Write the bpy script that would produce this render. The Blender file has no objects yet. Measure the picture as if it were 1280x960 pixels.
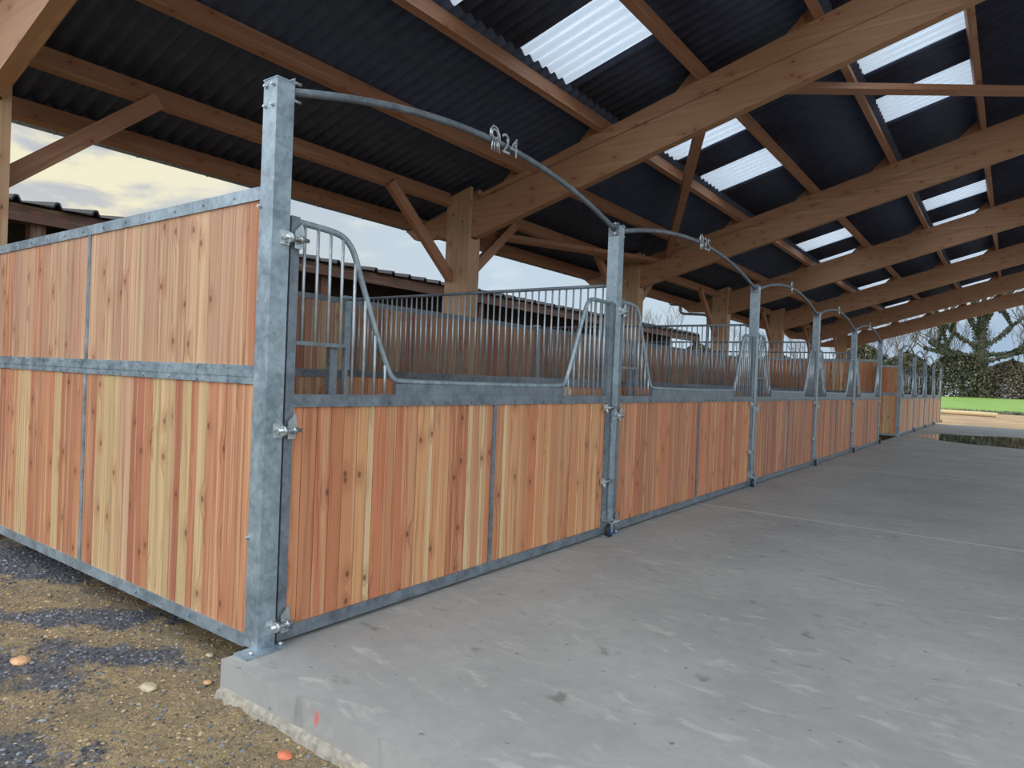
import bpy, math, random
from mathutils import Vector, Matrix, noise
random.seed(7)
S = bpy.context.scene
COL = S.collection
PI = math.pi

def lin(r, g, b):
    def f(c):
        c = c / 255.0
        return c / 12.92 if c <= 0.04045 else ((c + 0.055) / 1.055) ** 2.4
    return (f(r), f(g), f(b), 1.0)

# ------------------------------------------------------------------ mesh builder
class MB:
    def __init__(self):
        self.v = []; self.f = []; self.uv = []; self.tone = []; self.sm = []
    def face(self, idx, uvs=None, tone=(0.5, 0.5, 0.5), smooth=False):
        self.f.append(tuple(idx)); self.uv.append(uvs or [(0, 0)] * len(idx))
        self.tone.append(tone); self.sm.append(smooth)
    def beam(self, p0, p1, w, h, up=(0, 0, 1), tone=(0.5, 0.5, 0.5), seed=None, shear=None):
        """box from p0 to p1, w across, h along up; uv in metres, v along the length"""
        p0 = Vector(p0); p1 = Vector(p1); d = p1 - p0; L = d.length; d.normalize()
        up = Vector(up); s = d.cross(up)
        if s.length < 1e-6: s = d.cross(Vector((0, 1, 0)))
        s.normalize(); u = s.cross(d); u.normalize()
        a = s * (w / 2); b = u * (h / 2)
        n = len(self.v)
        so = random.uniform(0, 40) if seed is None else seed
        for p in (p0, p1):
            for (i, j) in ((-1, -1), (1, -1), (1, 1), (-1, 1)):
                self.v.append(p + a * i + b * j)
        off = 0.0
        for k, wd in zip(range(4), (w, h, w, h)):
            k2 = (k + 1) % 4
            u0, u1 = so + off, so + off + wd; off += wd
            self.face((n + k, n + k2, n + 4 + k2, n + 4 + k), [(u0, so), (u1, so), (u1, so + L), (u0, so + L)], tone)
        self.face((n + 3, n + 2, n + 1, n), [(so, so), (so + w, so), (so + w, so + h * .2), (so, so + h * .2)], tone)
        self.face((n + 4, n + 5, n + 6, n + 7), [(so, so), (so + w, so), (so + w, so + h * .2), (so, so + h * .2)], tone)
    def box(self, x0, x1, y0, y1, z0, z1, axis='z', tone=(0.5, 0.5, 0.5), seed=None):
        cx, cy, cz = (x0 + x1) / 2, (y0 + y1) / 2, (z0 + z1) / 2
        if axis == 'z': self.beam((cx, cy, z0), (cx, cy, z1), x1 - x0, y1 - y0, (0, 1, 0), tone, seed)
        elif axis == 'x': self.beam((x0, cy, cz), (x1, cy, cz), y1 - y0, z1 - z0, (0, 0, 1), tone, seed)
        else: self.beam((cx, y0, cz), (cx, y1, cz), x1 - x0, z1 - z0, (0, 0, 1), tone, seed)
    def tube(self, pts, r, n=8, caps=True, radii=None):
        pts = [Vector(p) for p in pts]; m = len(pts); base = len(self.v)
        prev = None
        for i, p in enumerate(pts):
            t = (pts[min(i + 1, m - 1)] - pts[max(i - 1, 0)]).normalized()
            if prev is None:
                a = t.cross(Vector((0, 0, 1)))
                if a.length < 1e-3: a = t.cross(Vector((1, 0, 0)))
            else:
                a = prev - t * prev.dot(t)
            a.normalize(); prev = a; b = t.cross(a)
            rr = radii[i] if radii else r
            for k in range(n):
                an = 2 * PI * k / n
                self.v.append(p + a * (math.cos(an) * rr) + b * (math.sin(an) * rr))
        for i in range(m - 1):
            for k in range(n):
                k2 = (k + 1) % n
                q0 = base + i * n; q1 = q0 + n
                self.face((q0 + k, q0 + k2, q1 + k2, q1 + k), [(k / n, i), ((k + 1) / n, i), ((k + 1) / n, i + 1), (k / n, i + 1)], smooth=True)
        if caps:
            self.face([base + k for k in range(n)][::-1]); self.face([base + (m - 1) * n + k for k in range(n)])
    def prism(self, poly, o, ax, ay, ext, tone=(0.5, 0.5, 0.5), uvrot=False):
        """poly (a,b) list in plane o+a*ax+b*ay extruded by vector ext"""
        o = Vector(o); ax = Vector(ax); ay = Vector(ay); ext = Vector(ext); n = len(self.v); m = len(poly)
        so = random.uniform(0, 40)
        for e in (Vector((0, 0, 0)), ext):
            for (a, b) in poly: self.v.append(o + ax * a + ay * b + e)
        uvf = [(so + b, so + a) if uvrot else (so + a, so + b) for a, b in poly]
        self.face(range(n, n + m), uvf, tone); self.face([n + m + k for k in range(m)][::-1], uvf[::-1], tone)
        el = ext.length; run = so
        for k in range(m):
            k2 = (k + 1) % m
            L = math.hypot(poly[k2][0] - poly[k][0], poly[k2][1] - poly[k][1])
            self.face((n + k2, n + k, n + m + k, n + m + k2), [(so, run + L), (so, run), (so + el, run), (so + el, run + L)], tone); run += L
    def rivet(self, c, nrm, r=.008, h=.006):
        c = Vector(c); nrm = Vector(nrm).normalized()
        self.tube([c, c + nrm * h], r, 6)
    def build(self, name, mat, parent=None, origin=None, **kw):
        o0 = Vector(origin) if origin is not None else (Vector(parent['o']) if parent is not None else Vector((0, 0, 0)))
        me = bpy.data.meshes.new(name)
        me.from_pydata([v - o0 for v in self.v], [], self.f)
        uv = me.uv_layers.new(name='UVMap')
        flat = [c for f in self.uv for p in f for c in p]
        uv.data.foreach_set('uv', flat)
        at = me.color_attributes.new('tone', 'FLOAT_COLOR', 'CORNER')
        cf = []
        for f, t in zip(self.f, self.tone): cf += [t[0], t[1], t[2], 1.0] * len(f)
        at.data.foreach_set('color', cf)
        me.polygons.foreach_set('use_smooth', self.sm)
        me.materials.append(mat); me.update()
        return link(name, me, parent, o0, **kw)

def link(name, me, parent=None, loc=(0, 0, 0), label=None, cat=None, group=None, kind=None):
    o = bpy.data.objects.new(name, me); COL.objects.link(o)
    if parent is not None:
        o.parent = parent; o.location = Vector(loc) - Vector(parent['o'])
    else:
        o.location = loc
    o['o'] = [float(c) for c in loc]
    if label: o['label'] = label
    if cat: o['category'] = cat
    if group: o['group'] = group
    if kind: o['kind'] = kind
    return o

def thing(name, loc, label, cat, group=None):
    return link(name, None, None, loc, label, cat, group)

_bar = {}
def bar(L, r, mat, parent, loc, name='bar', n=8):
    key = (round(L, 3), r)
    if key not in _bar:
        b = MB(); b.tube([(0, 0, 0), (0, 0, L)], r, n); o = b.build('bar', mat); _bar[key] = o.data; bpy.data.objects.remove(o)
    return link(name, _bar[key], parent, loc)

_cm = {}
def cached(key, fn, mat):
    if key not in _cm:
        b = MB(); fn(b); o = b.build(key, mat); _cm[key] = o.data; bpy.data.objects.remove(o)
    return _cm[key]

# ------------------------------------------------------------------ materials
def newmat(name):
    m = bpy.data.materials.new(name); m.use_nodes = True
    nt = m.node_tree; nt.nodes.clear()
    out = nt.nodes.new('ShaderNodeOutputMaterial'); bs = nt.nodes.new('ShaderNodeBsdfPrincipled')
    nt.links.new(bs.outputs[0], out.inputs[0])
    return m, nt, bs, out
class NT:
    def __init__(s, nt): s.nt = nt
    def n(s, typ, **kw):
        nd = s.nt.nodes.new(typ)
        for k, v in kw.items():
            if k.startswith('i_'):
                nd.inputs[k[2:].replace('_', ' ')].default_value = v
            else: setattr(nd, k, v)
        return nd
    def l(s, a, b): s.nt.links.new(a, b)
    def math(s, op, a, b=None, c=None, clamp=False):
        nd = s.n('ShaderNodeMath', operation=op); nd.use_clamp = clamp
        for i, x in enumerate((a, b, c)):
            if x is None: continue
            if isinstance(x, (int, float)): nd.inputs[i].default_value = x
            else: s.l(x, nd.inputs[i])
        return nd.outputs[0]
    def smooth(s, x, lo, hi):
        nd = s.n('ShaderNodeMapRange', interpolation_type='SMOOTHSTEP'); s.l(x, nd.inputs[0])
        nd.inputs[1].default_value = lo; nd.inputs[2].default_value = hi
        return nd.outputs[0]
    def mix(s, fac, a, b, typ='MIX'):
        nd = s.n('ShaderNodeMix', data_type='RGBA', blend_type=typ)
        for sock, x in ((nd.inputs[0], fac), (nd.inputs[6], a), (nd.inputs[7], b)):
            if isinstance(x, (int, float)): sock.default_value = x
            elif isinstance(x, tuple): sock.default_value = x
            else: s.l(x, sock)
        return nd.outputs[2]
    def noise(s, vec, scale, detail=3, rough=.5, dist=0, dims='3D'):
        nd = s.n('ShaderNodeTexNoise', noise_dimensions=dims)
        s.l(vec, nd.inputs['Vector']); nd.inputs['Scale'].default_value = scale
        nd.inputs['Detail'].default_value = detail; nd.inputs['Roughness'].default_value = rough; nd.inputs['Distortion'].default_value = dist
        return nd.outputs[0]
    def mapping(s, vec, scale=(1, 1, 1), loc=(0, 0, 0)):
        nd = s.n('ShaderNodeMapping'); s.l(vec, nd.inputs[0])
        nd.inputs['Scale'].default_value = scale; nd.inputs['Location'].default_value = loc
        return nd.outputs[0]
    def bump(s, h, strength, dist, bs):
        nd = s.n('ShaderNodeBump'); nd.inputs['Strength'].default_value = strength; nd.inputs['Distance'].default_value = dist
        s.l(h, nd.inputs['Height']); s.l(nd.outputs[0], bs.inputs['Normal'])

def wood(name, base=None, grain=.30, knots=1.0, rough=.62, lam=0.0, ringf=150.0):
    m, nt, bs, out = newmat(name); T = NT(nt)
    uv = T.n('ShaderNodeTexCoord').outputs['UV']
    if base is None:
        at = T.n('ShaderNodeAttribute', attribute_name='tone'); col = at.outputs['Color']
    else:
        rgb = T.n('ShaderNodeRGB'); rgb.outputs[0].default_value = base; col = rgb.outputs[0]
    sep = T.n('ShaderNodeSeparateXYZ'); T.l(uv, sep.inputs[0])
    # knots
    kv = T.mapping(uv, (5.2, 3.4, 1)) if base is None else T.mapping(uv, (5.0, 3.0, 1))
    vo = T.n('ShaderNodeTexVoronoi', voronoi_dimensions='2D'); T.l(kv, vo.inputs['Vector']); vo.inputs['Scale'].default_value = 1.0
    sc = T.n('ShaderNodeSeparateColor'); T.l(vo.outputs['Color'], sc.inputs[0])
    has = T.math('GREATER_THAN', sc.outputs[0], .60)
    d = vo.outputs['Distance']
    kn = T.math('MULTIPLY', T.smooth(d, .085, .035), has)
    ring = T.math('MULTIPLY', T.math('MULTIPLY', T.smooth(d, .30, .10), T.math('MULTIPLY_ADD', T.math('SINE', T.math('MULTIPLY', d, 95)), .5, .5)), has)
    near = T.math('MULTIPLY', T.smooth(d, .45, .05), has)
    # growth lines bending round the knots
    low = T.noise(T.mapping(uv, (9, .9, 1)), 1.0, 2, .5, 0, '2D')
    q = T.math('ADD', sep.outputs[0], T.math('MULTIPLY', low, .09))
    q = T.math('ADD', q, T.math('MULTIPLY', near, .035))
    rg = T.math('SINE', T.math('MULTIPLY', q, ringf))
    rg = T.math('MULTIPLY_ADD', rg, .5, .5)
    fine = T.noise(T.mapping(uv, (120, 1.6, 1)), 1.0, 3, .6, 0, '2D')
    broad = T.noise(T.mapping(uv, (14, .7, 1), (3, 7, 0)), 1.0, 2, .5, 0, '2D')
    g = T.math('MULTIPLY', T.math('POWER', rg, 2.5), T.math('MULTIPLY', T.smooth(broad, .35, .65), grain))
    g = T.math('ADD', g, T.math('MULTIPLY', T.math('SUBTRACT', fine, .5), grain * .8))
    inv = T.math('SUBTRACT', 1.0, T.math('MULTIPLY', g, .8))
    cm = T.n('ShaderNodeCombineColor'); 
    T.l(inv, cm.inputs[0]); T.l(T.math('POWER', inv, 1.35), cm.inputs[1]); T.l(T.math('POWER', inv, 1.6), cm.inputs[2])
    c = T.mix(1.0, col, cm.outputs[0], 'MULTIPLY')
    if base is None:
        sap = T.noise(T.mapping(uv, (22, .35, 1), (8, 3, 0)), 1.0, 2, .5, 0, '2D')
        c = T.mix(T.math('MULTIPLY', T.smooth(sap, .56, .66), .34), c, lin(222, 192, 148))
        c = T.mix(T.math('MULTIPLY', T.smooth(sap, .44, .34), .25), c, lin(178, 112, 80))
    c = T.mix(T.math('MULTIPLY', T.smooth(broad, .55, .75), .2), c, lin(225, 190, 148))
    c = T.mix(T.math('MULTIPLY', near, .25 * knots), c, lin(150, 85, 50))
    c = T.mix(T.math('MULTIPLY', ring, .28 * knots), c, lin(140, 78, 46))
    c = T.mix(T.math('MULTIPLY', kn, .72 * knots), c, lin(88, 48, 28))
    if lam:
        la = T.math('FRACT', T.math('MULTIPLY', sep.outputs[0], 1 / lam))
        la = T.smooth(T.math('ABSOLUTE', T.math('SUBTRACT', la, .5)), .47, .5)
        c = T.mix(T.math('MULTIPLY', la, .35), c, lin(70, 45, 30))
    T.l(c, bs.inputs['Base Color']); bs.inputs['Roughness'].default_value = rough
    T.bump(inv, .25, .002, bs)
    return m

def steel(name, c0, c1, metal=.55, rough=.42, spang=38):
    m, nt, bs, out = newmat(name); T = NT(nt)
    co = T.n('ShaderNodeTexCoord').outputs['Object']
    vo = T.n('ShaderNodeTexVoronoi'); T.l(co, vo.inputs['Vector']); vo.inputs['Scale'].default_value = spang
    s1 = T.n('ShaderNodeSeparateColor'); T.l(vo.outputs['Color'], s1.inputs[0])
    n1 = T.noise(co, 6, 5, .65)
    f = T.math('ADD', T.math('MULTIPLY', s1.outputs[0], .35), T.math('MULTIPLY', T.smooth(n1, .3, .7), .65))
    T.l(T.mix(f, c0, c1), bs.inputs['Base Color'])
    bs.inputs['Metallic'].default_value = metal
    T.l(T.math('MULTIPLY_ADD', f, .2, rough - .1), bs.inputs['Roughness'])
    T.bump(n1, .12, .003, bs)
    return m

def plain(name, c, rough=.6, metal=0.0, var=.25, sc=20):
    m, nt, bs, out = newmat(name); T = NT(nt)
    co = T.n('ShaderNodeTexCoord').outputs['Object']
    n1 = T.noise(co, sc, 4, .6)
    dk = tuple(x * (1 - var) for x in c[:3]) + (1,); lt = tuple(min(1, x * (1 + var)) for x in c[:3]) + (1,)
    T.l(T.mix(T.smooth(n1, .3, .7), dk, lt), bs.inputs['Base Color'])
    bs.inputs['Roughness'].default_value = rough; bs.inputs['Metallic'].default_value = metal
    return m

M = {}
M['board'] = wood('larch_boards', grain=.42)
M['timber'] = wood('glued_timber', lin(172, 130, 98), grain=.18, knots=1.0, lam=.045, ringf=60)
M['timber_p'] = wood('glued_timber_post', lin(180, 146, 112), grain=.2, knots=1.0, lam=.045, ringf=60)
M['timber2'] = wood('sawn_timber', lin(162, 116, 88), grain=.22, knots=1.0, ringf=70)
M['old_timber'] = wood('old_timber', lin(88, 60, 48), grain=.3, knots=.6, ringf=70)
M['steel'] = steel('galvanised_steel', lin(120, 134, 144), lin(176, 192, 200), .5, .42)
M['steel_dull'] = steel('galvanised_rail', lin(96, 104, 112), lin(140, 150, 158), .45, .5)
M['bar'] = steel('galvanised_bar', lin(150, 160, 166), lin(200, 208, 212), .5, .38)
M['zinc'] = steel('zinc_bright', lin(160, 168, 170), lin(215, 220, 222), .8, .3, 200)
M['tyre'] = plain('rubber', lin(34, 38, 44), .6)
M['hub'] = plain('blue_hub', lin(38, 60, 130), .4)
M['roof'] = plain('roof_sheet_dark', lin(64, 73, 95), .65, 0, .18, 6)
M['tin'] = plain('dark_tin', lin(44, 40, 40), .6, 0, .2, 4)
M['cladding'] = plain('dark_cladding', lin(46, 38, 34), .8, 0, .3, 5)
M['gutter'] = plain('zinc_gutter', lin(130, 132, 134), .5, .4)
M['log'] = plain('peeled_log', lin(205, 180, 135), .7)
M['bark'] = plain('bark', lin(92, 82, 70), .9, 0, .3, 3)
M['twig'] = plain('twig', lin(118, 104, 92), .9, 0, .2, 3)

def mk_leaf(name, a, b):
    m, nt, bs, out = newmat(name); T = NT(nt)
    co = T.n('ShaderNodeTexCoord').outputs['Object']
    T.l(T.mix(T.smooth(T.noise(co, .9, 3), .35, .65), a, b), bs.inputs['Base Color'])
    bs.inputs['Roughness'].default_value = .7
    return m
M['ivy'] = mk_leaf('ivy_leaf', lin(52, 60, 44), lin(86, 92, 66))
M['hedge_g'] = mk_leaf('hedge_leaf', lin(80, 82, 64), lin(124, 120, 96))
M['hedge_b'] = mk_leaf('hedge_leaf_brown', lin(104, 96, 78), lin(134, 122, 100))

# translucent skylight sheet
m, nt, bs, out = newmat('translucent_sheet'); T = NT(nt)
bs.inputs['Base Color'].default_value = (.80, .84, .88, 1); bs.inputs['Roughness'].default_value = .45
tr = T.n('ShaderNodeBsdfTranslucent'); tr.inputs[0].default_value = (.90, .93, .97, 1)
tp = T.n('ShaderNodeBsdfTransparent'); tp.inputs[0].default_value = (.93, .95, .98, 1)
ms = T.n('ShaderNodeMixShader'); ms.inputs[0].default_value = .72
T.l(bs.outputs[0], ms.inputs[1]); T.l(tr.outputs[0], ms.inputs[2])
ms2 = T.n('ShaderNodeMixShader'); lw = T.n('ShaderNodeLayerWeight'); lw.inputs[0].default_value = .5; T.l(T.math('MULTIPLY', T.math('SUBTRACT', 1.0, lw.outputs['Facing']), .95, clamp=True), ms2.inputs[0])
T.l(ms.outputs[0], ms2.inputs[1]); T.l(tp.outputs[0], ms2.inputs[2])
T.l(ms2.outputs[0], out.inputs[0]); M['skylight'] = m

# concrete
JOINTS = (5.85, 11.6, 17.4, 23.2, 29.0)
m, nt, bs, out = newmat('concrete_slab'); T = NT(nt)
co = T.n('ShaderNodeTexCoord').outputs['Object']
sp = T.n('ShaderNodeSeparateXYZ'); T.l(co, sp.inputs[0])
n1 = T.noise(co, .7, 5, .6); n2 = T.noise(co, 9, 5, .7); n3 = T.noise(T.mapping(co, (2.2, 5.5, 1)), 1.6, 5, .62, .8)
c = T.mix(T.smooth(n1, .3, .7), lin(149, 147, 143), lin(169, 167, 162))
c = T.mix(T.math('MULTIPLY', T.smooth(n2, .35, .75), .3), c, lin(128, 129, 127))
c = T.mix(T.math('MULTIPLY', T.smooth(n3, .55, .70), .75), c, lin(182, 180, 172))
n4 = T.noise(T.mapping(co, (3, 5, 1), (5, 2, 0)), 1.3, 4, .6, .5)
c = T.mix(T.math('MULTIPLY', T.smooth(n4, .62, .74), .7), c, lin(104, 102, 94))
n5 = T.noise(T.mapping(co, (1, 1, 1), (9, 4, 0)), 17, 2, .5)
c = T.mix(T.math('MULTIPLY', T.smooth(n5, .70, .76), .6), c, lin(60, 58, 54))
jm = None
for J in JOINTS:
    wob = T.math('MULTIPLY', T.math('SUBTRACT', n2, .5), .03)
    dd = T.math('ABSOLUTE', T.math('ADD', T.math('SUBTRACT', sp.outputs[1], J), wob))
    mm = T.smooth(dd, .045, .012)
    jm = mm if jm is None else T.math('MAXIMUM', jm, mm)
c = T.mix(T.math('MULTIPLY', jm, .85), c, lin(196, 193, 184))
# red spray mark on the slab's end face
wob = T.math('MULTIPLY', T.math('SUBTRACT', T.noise(co, 60, 3), .5), .03)
r1 = T.smooth(T.math('ABSOLUTE', T.math('ADD', T.math('SUBTRACT', sp.outputs[0], .66), wob)), .016, .006)
r2 = T.smooth(sp.outputs[1], -.148, -.1499); r3 = T.smooth(T.math('ABSOLUTE', T.math('ADD', sp.outputs[2], .05)), .04, .015)
c = T.mix(T.math('MULTIPLY', T.math('MULTIPLY', T.math('MULTIPLY', r1, r2), r3), .75), c, lin(225, 90, 85))
T.l(c, bs.inputs['Base Color'])
T.l(T.math('MULTIPLY_ADD', n2, .25, .5), bs.inputs['Roughness'])
T.bump(n2, .12, .004, bs); M['concrete'] = m

# ground: sand with grey gravel (attribute), far sandy track
m, nt, bs, out = newmat('sandy_ground'); T = NT(nt)
co = T.n('ShaderNodeTexCoord').outputs['Object']
at = T.n('ShaderNodeAttribute', attribute_name='tone'); sc_ = T.n('ShaderNodeSeparateColor'); T.l(at.outputs['Color'], sc_.inputs[0])
n1 = T.noise(co, 3, 5, .6); n2 = T.noise(co, 45, 5, .75); n3 = T.noise(co, 140, 3, .7); n6 = T.noise(co, .35, 4, .6)
c = T.mix(T.smooth(n1, .3, .7), lin(172, 148, 108), lin(140, 122, 94))
c = T.mix(T.smooth(n2, .42, .68), c, lin(118, 104, 80))
c = T.mix(T.math('MULTIPLY', T.smooth(n3, .48, .62), .75), c, lin(80, 74, 64))
gr = T.mix(T.smooth(n2, .35, .65), lin(92, 96, 106), lin(52, 54, 62))
n7 = T.noise(co, 11, 4, .7)
gm = T.math('MULTIPLY', T.smooth(T.math('ADD', T.math('ADD', sc_.outputs[0], T.math('MULTIPLY', T.math('SUBTRACT', n7, .5), 1.5)), T.math('MULTIPLY', T.math('SUBTRACT', n2, .5), .8)), .25, .75), .85)
c = T.mix(gm, c, gr)
c = T.mix(sc_.outputs[1], c, T.mix(T.smooth(n6, .4, .6), lin(188, 152, 112), lin(160, 132, 100)))
T.l(c, bs.inputs['Base Color']); bs.inputs['Roughness'].default_value = .95
T.bump(T.math('ADD', n2, T.math('MULTIPLY', n3, .5)), .7, .012, bs); M['ground'] = m

m, nt, bs, out = newmat('meadow_grass'); T = NT(nt)
co = T.n('ShaderNodeTexCoord').outputs['Object']
n1 = T.noise(co, .25, 5, .6); n2 = T.noise(co, 3, 4, .7)
c = T.mix(T.smooth(n1, .35, .65), lin(122, 154, 62), lin(138, 166, 78))
c = T.mix(T.math('MULTIPLY', T.smooth(n2, .4, .7), .35), c, lin(90, 130, 45))
T.l(c, bs.inputs['Base Color']); bs.inputs['Roughness'].default_value = .8; M['grass'] = m

m, nt, bs, out = newmat('puddle_water'); T = NT(nt)
bs.inputs['Base Color'].default_value = lin(62, 60, 56); bs.inputs['Roughness'].default_value = .03; bs.inputs['IOR'].default_value = 1.33
M['water'] = m

def stone_mat(name, a, b):
    m, nt, bs, out = newmat(name); T = NT(nt)
    at = T.n('ShaderNodeAttribute', attribute_name='tone'); s_ = T.n('ShaderNodeSeparateColor'); T.l(at.outputs['Color'], s_.inputs[0])
    T.l(T.mix(s_.outputs[0], a, b), bs.inputs['Base Color']); bs.inputs['Roughness'].default_value = .85
    return m
M['stone_grey'] = stone_mat('stone_grey', lin(58, 62, 72), lin(150, 154, 160))
M['stone_tan'] = stone_mat('stone_tan', lin(104, 90, 72), lin(186, 162, 124))

# ------------------------------------------------------------------ palettes for planks
PAL = {
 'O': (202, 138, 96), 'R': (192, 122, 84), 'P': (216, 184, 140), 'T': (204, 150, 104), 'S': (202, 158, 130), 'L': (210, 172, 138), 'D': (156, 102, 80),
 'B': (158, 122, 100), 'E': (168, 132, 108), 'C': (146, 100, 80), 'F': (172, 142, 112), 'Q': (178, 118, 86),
 '1': (182, 140, 112), '2': (184, 126, 92), '3': (196, 166, 122), '4': (190, 152, 120), '5': (168, 108, 80),
}
def tone_of(ch):
    r, g, b = PAL[ch]; k = random.uniform(.95, 1.05)
    c = lin(min(255, r * k), min(255, g * k * random.uniform(.985, 1.015)), min(255, b * k)); return c[:3]

def boards(mb, origin, du, length, z0, z1, nrm, thick, pattern=None, n=None, pal='OOROTOPORT', w=.115):
    """vertical planks filling a rectangle: origin + du*s, z0..z1; nrm = outward normal"""
    origin = Vector(origin); du = Vector(du); nrm = Vector(nrm)
    if pattern: seq = list(pattern)
    else:
        k = max(1, round(length / w)); seq = [random.choice(pal) for _ in range(k)]
    ws = [random.uniform(.8, 1.2) * (.5 if ch_ in 'pt' else 1) for ch_ in seq]
    seq = [ch_.upper() for ch_ in seq]; tot = sum(ws); s = 0
    for ch, wd in zip(seq, ws):
        wd = wd / tot * length
        g = .0016; c = .003
        a, b = s + g, s + wd - g; s += wd
        tn = tone_of(ch); so = random.uniform(0, 60)
        # chamfered plank cross-section
        prof = [(a, thick - c), (a + c, thick), (b - c, thick), (b, thick - c), (b, 0), (a, 0)]
        base = len(mb.v)
        for z in (z0, z1):
            for (p, q) in prof:
                P = origin + du * p + nrm * (q - thick / 2); mb.v.append(Vector((P.x, P.y, z)))
        m_ = len(prof)
        us = [0, c, b - a - c, b - a, b - a + thick, -thick]
        for k in range(m_):
            k2 = (k + 1) % m_
            u0, u1 = so + us[k], so + us[k2]
            if k == 4: u0, u1 = so + us[4], so + us[4] + (b - a)
            mb.face((base + k, base + k2, base + m_ + k2, base + m_ + k), [(u0, so + z0), (u1, so + z0), (u1, so + z1), (u0, so + z1)], tn)
        mb.face([base + k for k in range(m_)][::-1], None, tn); mb.face([base + m_ + k for k in range(m_)], None, tn)

ORD = ['first', 'second', 'third', 'fourth', 'fifth', 'sixth', 'seventh', 'eighth', 'ninth', 'tenth']
PY = [0.0, 3.58, 7.79, 11.55, 15.28, 19.07, 23.33, 27.15, 30.95, 34.80, 38.60]   # steel posts along the front
PB = .10; H = 2.82
XB = -3.76

# ------------------------------------------------------------------ steel posts
def bolt_fn(b):
    b.tube([(0, 0, 0), (.0, -.006, 0)], .011, 6); b.tube([(0, -.006, 0), (0, -.016, 0)], .007, 6)
post_lab = [
 'tall square galvanised corner post at the slab edge end of stalls',
 'galvanised post between the first and second stall fronts',
 'galvanised post between the second and third stall fronts',
 'galvanised post between the third and fourth stall fronts',
 'galvanised post between the fourth and fifth stall fronts',
 'galvanised end post closing the fifth stall beside the cross passage',
 'galvanised corner post starting the far block beyond the passage',
 'galvanised post after the first front of the far block',
 'galvanised post after the second front of the far block',
 'galvanised post after the third front of the far block',
 'last galvanised post at the open end of the far block']
for i, y in enumerate(PY):
    t = thing('steel_post', (-.05, y + PB / 2, 0), post_lab[i], 'post', 'galvanised posts along the stall fronts')
    b = MB(); b.box(-.11, 0, y, y + PB, .008, H); b.build('post_tube', M['steel'], t)
    b = MB(); b.box(-.115, .002, y - .002, y + PB + .002, H, H + .006); b.build('cap', M['steel'], t)
    b = MB()
    x0 = -.115 if i else -.055
    b.box(x0, .055, y - .09, y + PB + .03, 0.0005, .012); b.build('base_plate', M['steel'], t)
    if i < 6:
        for (x, yy) in ((.03, y - .05), (.03, y + .115)):
            b = MB(); b.tube([(x, yy, .012), (x, yy, .03)], .012, 6); b.build('anchor_bolt', M['zinc'], t)
    if i == 0:
        for (x, z) in ((-.09, H - .03), (-.03, H - .03), (-.09, H - .13), (-.03, H - .13), (-.115 + .008, .55), (-.115 + .008, 2.2)):
            link('bolt', cached('bolt', bolt_fn, M['zinc']), t, (x, y, z))

# ------------------------------------------------------------------ arches with number plates
def text_mesh(s, size, depth):
    cu = bpy.data.curves.new('txt', 'FONT'); cu.body = s; cu.size = size; cu.extrude = depth; cu.align_x = 'CENTER'; cu.align_y = 'CENTER'; cu.offset = -.001
    o = bpy.data.objects.new('txt', cu); COL.objects.link(o)
    bpy.context.view_layer.update()
    me = bpy.data.meshes.new_from_object(o.evaluated_get(bpy.context.evaluated_depsgraph_get()))
    bpy.data.objects.remove(o); return me
arch_lab = ['galvanised arch tube over the first stall front carrying the figures 24',
 'galvanised arch tube over the second stall front with small cut-out figures',
 'galvanised arch tube over the third stall front', 'galvanised arch tube over the fourth stall front',
 'galvanised arch tube over the fifth stall front', None, 'galvanised arch tube over the first front of the far block',
 'galvanised arch tube over the second front of the far block', 'galvanised arch tube over the third front of the far block',
 'galvanised arch tube over the last front of the far block']
for i in range(10):
    if i == 5: continue
    y0, y1 = PY[i] + PB, PY[i + 1]
    t = thing('arch_tube', (-.05, y0, 2.79), arch_lab[i], 'arch', 'arched tubes between the post tops')
    zc = H - .03; sag = .26; n = 25; pts = []
    for k in range(n + 1):
        s = k / n; pts.append((-.05, y0 + (y1 - y0) * s, zc + sag * (1 - (2 * s - 1) ** 2)))
    b = MB(); b.tube(pts, .022, 12); b.build('tube', M['steel_dull'], t)
    for yy, sg in ((y0, 1), (y1, -1)):
        b = MB(); b.box(-.10, -.005, min(yy, yy + sg * .006), max(yy, yy + sg * .006), zc - .06, zc + .06); b.build('end_plate', M['steel_dull'], t)
        for zz in (-.045, .045):
            b = MB(); b.tube([(-.02, yy, zc + zz), (-.02, yy + sg * .05, zc + zz)], .008, 6); b.build('bolt', M['zinc'], t)
    zt = zc + sag; ym = (y0 + y1) / 2
    # emblem: cut-out ring with legs, facing the aisle
    b = MB(); ex = -.022
    ec = (ex, ym - .10, zt + .035); pts = []
    for k in range(17):
        a = 2 * PI * k / 16; pts.append((ex, ec[1] + .036 * math.cos(a), ec[2] + .03 * math.sin(a)))
    b.tube(pts, .008, 6)
    pts = [(ex, ec[1] - .05, ec[2] - .035), (ex, ec[1] - .048, ec[2] + .02), (ex, ec[1] - .02, ec[2] + .052), (ex, ec[1] + .025, ec[2] + .045), (ex, ec[1] + .052, ec[2] + .0), (ex, ec[1] + .06, ec[2] - .05)]
    b.tube(pts, .007, 6)
    for dy in (-.03, 0.0, .03, .055): b.tube([(ex, ec[1] + dy * .7, ec[2] - .02), (ex, ec[1] + dy * 1.1, ec[2] - .12)], .006, 6)
    b.build('emblem', M['zinc'], t)
    if i < 2:
        me = text_mesh(('24', '25')[i], .20, .004); me.materials.append(M['zinc'])
        o = link('figures', me, t, (ex + .003, ym + .075, zt - .005))
        o.rotation_euler = (PI / 2, 0, PI / 2)

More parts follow.
